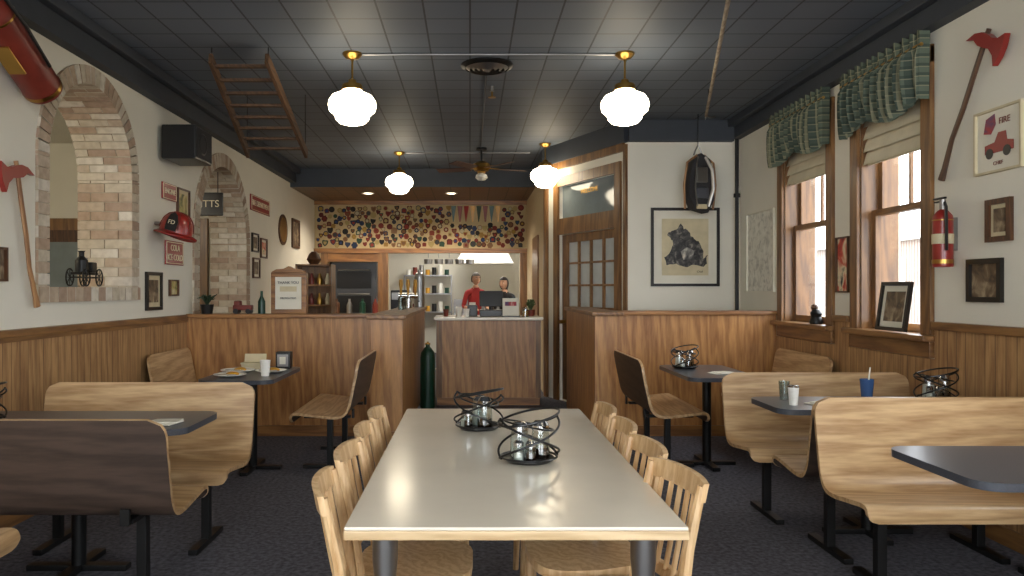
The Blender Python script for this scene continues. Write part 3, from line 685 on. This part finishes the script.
for k in range(n):
    a=2*PI*k/n; cx,cy=math.cos(a),math.sin(a); e=.04+.01*max(0,cx)
    dz=-.02-.035*max(0,cy)**2
    e2=.04+.08*max(0,cy)**2
    a_.append(t.verts.new((.14*cx,.124*cy,0))); c_.append(t.verts.new(((.14+e)*cx,(.124+e2)*cy,dz))); d_.append(t.verts.new(((.139+e)*cx,(.123+e2)*cy,dz-.01)))
for k in range(n):
    k2=(k+1)%n; t.faces.new((a_[k],a_[k2],c_[k2],c_[k])); t.faces.new((c_[k],c_[k2],d_[k2],d_[k])); 
b.add(t,'red',X)
for k in range(8):
    a=k*PI/4+PI/8; b.tube([X@Vector((r*1.1*math.cos(a),r*.97*math.sin(a),z)) for r,z in ((.131,.02),(.126,.06),(.111,.112),(.081,.152),(.041,.172),(.005,.178))],.005,'redm',seg=6)
sh=[(-.045,0),(.045,0),(.05,.08),(.03,.14),(0,.16),(-.03,.14),(-.05,.08)]
b.prism(sh,.008,'blackp',X@T((0,-.14,.01))@Matrix.Rotation(R(-8),4,'X')); b.text('FD',.05,'text',X@T((0,-.143,.08))@Matrix.Rotation(R(-8),4,'X'))
b.cyl((-.01,0,.03),(.1,0,.03),.015,'steel'); b.done((XL+.014,6.6,1.95),0)
b=B('hanging_fire_pack')
b.prism([(-.07,-.3),(.08,-.34),(.15,-.2),(.14,.1),(.1,.22),(.0,.28),(-.09,.2),(-.13,.0),(-.13,-.17)],.14,'canvas',T((0,-.07,0)))
for sx in (-1,1): b.tube([(sx*.04,-.08,.24),(sx*.09,-.13,.1),(sx*.1,-.13,-.1),(sx*.06,-.1,-.28)],.018,'steel',flat=.3); b.tube([(sx*.04,-.05,.26),(sx*.15,-.05,.18),(sx*.18,-.04,-.05),(sx*.16,-.02,-.3)],.012,'handle')
b.box((0,-.08,.05),(.13,.03,.16),'steel',.01); b.box((0,-.085,-.14),(.15,.04,.12),'tabdark',.015); b.box((0,-.08,-.28),(.12,.03,.05),'paper2',.01)
b.tube([(-.05,0,.27),(0,0,.38),(.05,0,.27)],.008,'steel'); b.cyl((0,0,.38),(0,0,.70),.005,'wire'); b.done((2.4,8.0,2.55),R(12))
b=B('corner_pipe'); b.cyl((2.88,8.2,0),(2.88,8.2,3.03),.02,'black'); b.lathe([(.03,0),(.035,.0),(.035,.04),(.02,.04)],'black',T((2.88,8.2,2.4))); b.done()
b=B('sill_figurine'); b.lathe([(0,0),(.05,0),(.055,.02),(.04,.06),(.05,.09),(.03,.12),(0,.13)],'black'); b.sph((.0,.03,.14),(.03,.03,.03),'framew',10); b.done((XR+.0,6.5,1.11))
b=B('model_steam_pumper')
for y in (-.12,.12):
    for s_ in (-1,1):
        b.tube([(s_*.06,y+.065*math.cos(2*PI*k/20),.07+.065*math.sin(2*PI*k/20)) for k in range(20)],.006,'black',True,6)
        for k in range(4): a=k*PI/4; b.cyl((s_*.06,y-.06*math.cos(a),.07-.06*math.sin(a)),(s_*.06,y+.06*math.cos(a),.07+.06*math.sin(a)),.003,'black',seg=6)
    b.cyl((-.065,y,.07),(.065,y,.07),.006,'black')
b.box((0,0,.1),(.07,.34,.02),'black',.003); b.lathe([(.045,.1),(.045,.2),(.02,.23),(.02,.26),(.028,.27)],'black',T((0,-.06,0))); b.box((0,.1,.15),(.07,.1,.08),'black',.01); b.cyl((0,.02,.1),(0,.02,.22),.012,'steel')
b.done((XL-.2,5.8,1.425),R(5))
# ------------------------------------------------------------------ items on half walls
b=B('certificate_stand')
b.box((0,0,.2),(.34,.1,.4),'oakx',.008); b.prism([(-.17,0),(.17,0),(.12,.03),(.05,.035),(0,.06),(-.05,.035),(-.12,.03)],.1,'oakx',T((0,-.05,.4))); b.box((0,-.054,.2),(.25,.01,.31),'paper'); b.box((0,-.06,.24),(.16,.004,.05),'paper2'); b.text('THANK YOU',.035,'frameb',T((0,-.062,.3))); b.text('FIREFIGHTERS',.025,'frameb',T((0,-.062,.15)))
b.done((-1.75,7.375,1.17))
b=B('model_truck'); b.box((0,0,.06),(.18,.09,.05),'redm',.01); b.box((-.05,0,.1),(.06,.085,.05),'redm',.01)
for x in (-.06,.06): b.cyl((x,-.05,.025),(x,.05,.025),.025,'blackp')
b.done((-2.2,7.37,1.17))
b=B('potted_plant'); b.lathe([(0,0),(.05,0),(.065,.09),(.055,.09),(0,.07)],'black')
for k in range(18):
    a=k*2.4; r=.04+.05*random.random(); b.tube([(0,0,.08),(r*.6*math.cos(a),r*.6*math.sin(a),.14+.05*random.random()),(r*1.3*math.cos(a),r*1.3*math.sin(a),.13+.06*random.random())],[.004,.012,.002],'leafd',flat=.3)
b.done((-2.55,7.37,1.17))
b=B('glass_bottle'); b.lathe([(0,0),(.035,0),(.035,.12),(.012,.17),(.012,.22),(0,.22)],'green'); b.done((-2.02,7.37,1.17))
b=B('display_shelf')
for x in (-2.16,-1.74): b.bx(x,x+.025,9.4,9.7,0,1.72,'oakz')
b.bx(-2.16,-1.715,9.68,9.7,0,1.72,'oakz')
for z in (.1,.5,.9,1.2,1.45,1.7): b.bx(-2.16,-1.715,9.4,9.7,z,z+.02,'oakx')
for z in (1.22,1.47):
    for k in range(4): b.lathe([(0,0),(.03,0),(.035,.06),(.02,.1),(.012,.14),(0,.14)],('white','redm','brass','paper2')[k],T((-2.08+k*.1,9.5,z)),14)
b.lathe([(0,0),(.05,0),(.09,.06),(.06,.13),(.03,.16),(0,.16)],'framew',T((-1.95,9.5,1.72))); b.done()
b=B('beer_tap_tower'); b.cyl((0,0,0),(0,0,.16),.04,'chrome'); b.cyl((-.12,0,.16),(.12,0,.16),.035,'chrome')
for k in range(3):
    x=-.09+k*.09; b.cyl((x,-.02,.16),(x,-.09,.13),.012,'chrome'); b.lathe([(.01,.17),(.012,.2),(.026,.3),(.02,.36),(0,.37)],'amber',T((x,-.03,0)))
b.done((-.78,9.6,1.17))
b=B('steel_urn'); b.lathe([(0,0),(.07,0),(.07,.4),(.055,.45),(.02,.47),(.02,.5),(0,.5)],'steel'); b.cyl((0,-.07,.08),(0,-.11,.08),.012,'blackp'); b.done((-.68,10.2,1.17))
b=B('bar_glasses')
for k in range(5): b.lathe([(0,.0),(.03,0),(.036,.14),(.034,.14),(.028,.006),(0,.006)],'jar',T((0,k*.09,0)),14)
b.done((-.8,8.8,1.17))
b=B('service_counter'); b.bx(-.40,.85,9.25,9.95,0,1.03,'oakv'); b.bx(-.44,.89,9.2,10.0,1.03,1.07,'maple',.01); b.bx(-.4,.85,9.235,9.25,0,.09,'oakx'); b.bx(-.41,-.34,9.235,9.25,.09,1.03,'oakz'); b.bx(.8,.86,9.235,9.25,.09,1.03,'oakz'); b.done()
b=B('cash_register'); b.box((0,0,.04),(.3,.3,.08),'blackp',.01); b.cyl((0,.05,.08),(0,.05,.16),.03,'blackp'); b.box((0,.02,.22),(.3,.03,.2),'blackp',.01,Matrix.Rotation(R(-10),4,'X')); b.done((.27,9.62,1.07))
b=B('receipt_printer'); b.box((0,0,.07),(.13,.2,.14),'blackp',.015); b.box((0,-.02,.15),(.08,.005,.05),'paper'); b.done((.03,9.6,1.07))
b=B('counter_menu_display'); b.box((0,0,.12),(.2,.015,.22),'paper',.003,Matrix.Rotation(R(-10),4,'X')); b.box((0,.03,.01),(.22,.1,.02),'blackp'); b.box((0,-.012,.16),(.14,.004,.05),'a_blue',0,Matrix.Rotation(R(-10),4,'X')); b.done((.5,9.35,1.07))
b=B('toothpick_jar'); b.lathe([(0,0),(.04,0),(.04,.1),(.03,.12)],'jar'); b.lathe([(0,.01),(.035,.01),(.035,.07),(0,.07)],'amber'); b.done((.68,9.35,1.07))
cup('counter_cup',(-.14,9.4,1.07),.04,.11,'white','white'); cup('counter_cup',(-.04,9.35,1.07),.035,.1,'white'); cup('counter_cup',(-.3,9.5,1.07),.035,.09,'redm')
b=B('brochure_stack')
for k in range(2): b.box((k*.1,0,.09),(.085,.05,.18-.02*k),('paper','paper2')[k],.004)
b.done((.5,9.72,1.07))
b=B('plant_on_counter'); b.lathe([(0,0),(.05,0),(.06,.08),(0,.07)],'redm')
for k in range(16):
    a=k*2.4; b.tube([(0,0,.06),(.04*math.cos(a),.04*math.sin(a),.15+.03*(k%3)),(.07*math.cos(a),.07*math.sin(a),.15)],[.004,.013,.002],'leaf',flat=.3)
b.done((.77,9.68,1.07))
b=B('helium_tank'); b.lathe([(0,.0),(.085,0),(.09,.02),(.09,.6),(.08,.66),(.045,.71),(.025,.73),(.025,.76),(0,.76)],'green'); b.cyl((-.03,0,.76),(.03,0,.76),.015,'brass'); b.cyl((0,0,.74),(0,0,.79),.012,'brass'); b.done((-.5,9.0,0))
# patches: dense irregular mass
b=B('patch_backing_board'); b.bx(-2.74,KR,13.392,13.4,2.13,2.9,'boardtan'); b.done()
b=B('fire_patch_collection'); Y=13.392
circ=[(math.cos(2*PI*k/14),math.sin(2*PI*k/14)) for k in range(14)]
shp=[circ,circ,
     [(-1,.8),(-.5,1),(0,.85),(.5,1),(1,.8),(.9,-.1),(.5,-.7),(0,-1.05),(-.5,-.7),(-.9,-.1)],
     [(-.6,1),(.6,1),(.7,.5),(1,.3),(1,-.3),(.7,-.5),(.6,-1),(-.6,-1),(-.7,-.5),(-1,-.3),(-1,.3),(-.7,.5)],
     [(-.9,-.9),(.9,-.9),(1,.5),(.5,1),(-.5,1),(-1,.5)],
     [(-1,.9),(1,.9),(.9,0),(0,-1.1),(-.9,0)]]
placed=[]
tries=0
while tries<9000:
    tries+=1
    x=random.uniform(-2.68,KR-.07); z=random.uniform(2.185,2.85); s_=random.uniform(.036,.056)
    if -.36<x<.58 and z>2.55: continue
    if any((x-a)**2+(z-c)**2<((s_+r)*.88)**2 for a,c,r in placed): continue
    placed.append((x,z,s_)); P=random.choice(shp); ca=random.uniform(-.15,.15); C,Sn=math.cos(ca),math.sin(ca)
    rot=lambda P,f:[((p[0]*C-p[1]*Sn)*s_*f,(p[0]*Sn+p[1]*C)*s_*f) for p in P]
    b.prism(rot(P,1),.004,'patch',T((x,Y-.0045,z)))
    if random.random()<.7: b.prism(rot(random.choice((circ,P,P)),random.uniform(.45,.8)),.002,'patchin',T((x,Y-.0068,z)))
b.done()
b=B('pennant_row')
for k in range(8):
    x=-.29+k*.112; b.prism([(-.045,0),(.045,0),(.012 if k%2 else 0,-.28),(-.012,-.28)],.006,('green','redm','shirtr','amber','leafd','redm','green','amber')[k],T((x,Y-.008,2.88)))
b.done()
# kitchen contents
b=B('kitchen_hood'); b.prism([(-.6,0),(.6,0),(.4,.35),(-.4,.35)],.8,'white'); b.bx(-.2,.2,.2,.6,.35,.75,'white'); b.done((.3,15.6,1.95))
b=B('kitchen_range'); b.box((0,0,.45),(1.3,.7,.9),'steel',.01); b.box((0,.32,1.05),(1.3,.04,.3),'steel')
for k in range(4): b.lathe([(0,0),(.1,0),(.1,.12),(.09,.12),(.09,.01)],'steel',T((-.45+k*.3,0,.9)))
b.done((.3,16.1,0))
b=B('kitchen_shelves')
for z in (.9,1.3,1.7): b.bx(-1.45,-.4,16.6,16.95,z,z+.03,'steel')
for x in (-1.45,-.42): b.bx(x,x+.03,16.62,16.65,0,1.73,'steel')
for z in (.93,1.33,1.73):
    for k in range(7): b.cyl((-1.35+k*.14,16.75,z),(-1.35+k*.14,16.75,z+.12+.05*(k%3)),.05,('white','redm','steel','amber','blackp','white','green')[k])
b.done()
b=B('hanging_pots'); b.cyl((-.9,14.6,2.2),(.1,14.6,2.2),.012,'steel')
for x in (-.9,.1): b.cyl((x,14.6,2.2),(x,14.6,2.7),.008,'steel')
for k in range(5): b.cyl((-.8+k*.2,14.6,2.2),(-.8+k*.2,14.6,2.02),.006,'steel'); b.lathe([(0,0),(.08,0),(.085,.09),(.08,.09)],'steel',T((-.8+k*.2,14.6,1.9)))
b.done()
b=B('back_bar_cabinet'); b.bx(-2.7,-1.5,12.7,13.3,0,.95,'oakv'); b.bx(-2.72,-1.48,12.66,13.3,.95,.99,'maple',.008)
for k in range(5): b.lathe([(0,0),(.05,0),(.05,.15+.04*(k%2)),(.02,.22),(.02,.26),(0,.26)],('blackp','framew','steel','green','redm')[k],T((-2.5+k*.22,13.0,.99)))
b.done()
b=B('coffee_machine'); b.box((0,0,.2),(.3,.35,.4),'blackp',.02); b.box((0,-.18,.3),(.26,.03,.12),'steel',.005); b.lathe([(0,0),(.07,0),(.08,.08),(.05,.14)],'jar',T((0,-.12,.02))); b.box((0,0,-.5),(.4,.5,1.0),'oakz',.01); b.done((-1.15,12.6,1.0))
# ------------------------------------------------------------------ people
def person(name,loc,rz,h,shirt,hair,lean=0,armz=1.05,long_hair=False):
    b=B(name); V=[];E=[];Rr=[]
    def v(p,r,par=None):
        V.append(Vector(p)); Rr.append(r if isinstance(r,tuple) else (r,r))
        if par is not None: E.append((par,len(V)-1))
        return len(V)-1
    ly=-lean
    pel=v((0,0,.94),(.15,.11)); s1=v((0,ly*.3,1.1),(.135,.1),pel); s2=v((0,ly*.7,1.27),(.16,.11),s1); s3=v((0,ly,1.4),(.13,.085),s2); nk=v((0,ly*1.1,1.49),.055,s3); nk2=v((0,ly*1.2-.01,1.56),.05,nk)
    wr=[]
    for sx in (-1,1):
        sh=v((sx*.17,ly,1.405),.062,s3); ua=v((sx*.215,ly-.0,1.26),.05,sh); el=v((sx*.25,ly+.02,1.12),.042,ua); fa=v((sx*.22,ly-.12,(1.1+armz)/2),.037,el); w=v((sx*.17,ly-.24,armz),.026,fa); wr.append(V[w].copy())
        hp=v((sx*.095,0,.86),.095,pel); th=v((sx*.1,-.01,.68),.082,hp); kn=v((sx*.105,-.015,.49),.06,th); cf=v((sx*.108,.02,.33),.056,kn); an=v((sx*.11,.03,.09),.04,cf); to=v((sx*.12,-.12,.045),.038,an)
    me=bpy.data.meshes.new('sk'); me.from_pydata(V,E,[]); ob=bpy.data.objects.new('sk',me); S.collection.objects.link(ob)
    md=ob.modifiers.new('s','SKIN'); md.use_smooth_shade=True
    for i,d in enumerate(me.skin_vertices[0].data): d.radius=Rr[i]; d.use_root=(i==0)
    ob.modifiers.new('u','SUBSURF').levels=2
    dg=bpy.context.evaluated_depsgraph_get(); m2=bpy.data.meshes.new_from_object(ob.evaluated_get(dg)); bpy.data.objects.remove(ob)
    ids={k:b.mi(k) for k in (shirt,'jeans','skin','blackp')}
    for p in m2.polygons:
        c=p.center
        if c.z<.09: k='blackp'
        elif c.z<.93 and abs(c.x)<.24 and c.y>ly-.17: k='jeans'
        elif c.z>1.485 and abs(c.x)<.1: k='skin'
        elif abs(c.x)>.12 and c.y<ly-.06 and c.z<1.2: k='skin'
        else: k=shirt
        p.material_index=ids[k]
    b.bm.from_mesh(m2)
    for sx,w in zip((-1,1),wr):
        d=Vector((-sx*.2,-.9,-.1)).normalized(); side=Vector((1,-sx*.2,0)).normalized()
        palm=w+d*.05; b.box(palm,(.075,.09,.028),'skin',.012,d.to_track_quat('Y','Z').to_matrix().to_4x4())
        for k,l in enumerate((.062,.075,.08,.07)):
            o=w+d*.085+side*sx*(.03-.02*k)*-1
            b.tube([o,o+d*l*.45+Vector((0,0,-.004)),o+d*l*.8+Vector((0,0,-.022)),o+d*l*.9+Vector((0,0,-.036))],[.0095,.009,.008,.006],'skin')
        o=w+d*.03-side*sx*.034; b.tube([o,o+d*.03-side*sx*.025,o+d*.055-side*sx*.022],[.012,.01,.008],'skin')
    hc=Vector((0,ly*1.25-.02,1.65)); t=bmesh.new(); bmesh.ops.create_uvsphere(t,u_segments=28,v_segments=20,radius=1)
    for q in t.verts:
        x,y,z=q.co
        if z<0: x*=1-.25*(-z)**1.5; y*=1-.12*(-z)
        q.co=Vector((x*.08,y*.098,z*.115))
    b.add(t,'skin',T(hc))
    b.tube([hc+Vector((0,-.09,.02)),hc+Vector((0,-.106,-.01)),hc+Vector((0,-.112,-.028)),hc+Vector((0,-.094,-.034))],[.008,.011,.014,.009],'skin')
    for sx in (-1,1):
        b.sph(hc+Vector((sx*.03,-.084,.008)),(.013,.01,.008),'white',10); b.sph(hc+Vector((sx*.03,-.092,.008)),(.006,.004,.006),'blackp',8)
        b.tube([hc+Vector((sx*.012,-.096,.03)),hc+Vector((sx*.03,-.095,.035)),hc+Vector((sx*.048,-.083,.029))],.004,hair)
        b.sph(hc+Vector((sx*.081,.005,-.005)),(.01,.02,.032),'skin',10)
    b.tube([hc+Vector((-.026,-.082,-.062)),hc+Vector((0,-.093,-.06)),hc+Vector((.026,-.082,-.062))],[.003,.007,.003],'lips')
    t=bmesh.new(); bmesh.ops.create_uvsphere(t,u_segments=28,v_segments=20,radius=1)
    kill=[q for q in t.verts if (q.co.y<-.3 and q.co.z<.36) or q.co.z<(-.5 if not long_hair else -.95)]
    bmesh.ops.delete(t,geom=kill,context='VERTS')
    for q in t.verts: q.co=Vector((q.co.x*.093,q.co.y*.113+.004,q.co.z*.135+.002))
    b.add(t,hair,T(hc))
    if long_hair: b.tube([hc+Vector((0,.09,.03)),hc+Vector((0,.12,-.05)),hc+Vector((0,.11,-.16))],[.03,.035,.015],hair)
    o=b.done(loc,rz); o.scale=(h,h,h); return o
person('cook_in_red_shirt',(.08,14.3,0),R(25),.97,'shirtr','hairg',.05,1.1)
person('server_in_black_shirt',(.68,13.9,0),R(-30),.92,'shirtk','haird',.1,1.05,True)
# ------------------------------------------------------------------ lights
def light(kind,name,loc,power,size=.2,color=(1,.9,.75),rot=(0,0,0),**k):
    l=bpy.data.lights.new(name,kind); l.energy=power; l.color=color
    if kind=='AREA': l.size=size
    else: l.shadow_soft_size=size
    for a,v in k.items(): setattr(l,a,v)
    o=bpy.data.objects.new(name,l); S.collection.objects.link(o); o.location=loc; o.rotation_euler=rot; return o
for x in (-1.65,-.3): light('SPOT','recessed_spot',(x,12.3,2.93),70,.06,(1,.87,.7),spot_size=R(150),spot_blend=.6)
light('AREA','kitchen_fill',(0,15,2.66),60,1.2,(1,.97,.9))  # added area light to brighten the kitchen, no fixture there
light('POINT','side_room_fill',(-5.2,4.0,2.5),60,.2,(1,.93,.8))  # unseen point light added to brighten the side room, no bulb modelled
for x,w in ((-1.45,2.1),(1.55,2.3)):
    l=bpy.data.lights.new('front_window_portal','AREA'); l.shape='RECTANGLE'; l.size=w; l.size_y=2.25; l.cycles.is_portal=True
    o=bpy.data.objects.new('front_window_portal',l); S.collection.objects.link(o); o.location=(x,-1.85,1.72); o.rotation_euler=(R(90),0,R(180))
w=bpy.data.worlds.new('World'); S.world=w; w.use_nodes=True; bg=w.node_tree.nodes['Background']; bg.inputs[0].default_value=(.9,.95,1,1); bg.inputs[1].default_value=6.5
cam=bpy.data.cameras.new('camera'); co=bpy.data.objects.new('camera',cam); S.collection.objects.link(co); S.camera=co
co.location=(0,0,1.4); co.rotation_euler=(R(90),0,0); cam.sensor_width=36; cam.lens=760/1024*36; cam.shift_x=42/1024; cam.shift_y=2/1024; cam.clip_start=.05
S.view_settings.view_transform='Standard'; S.view_settings.exposure=.5
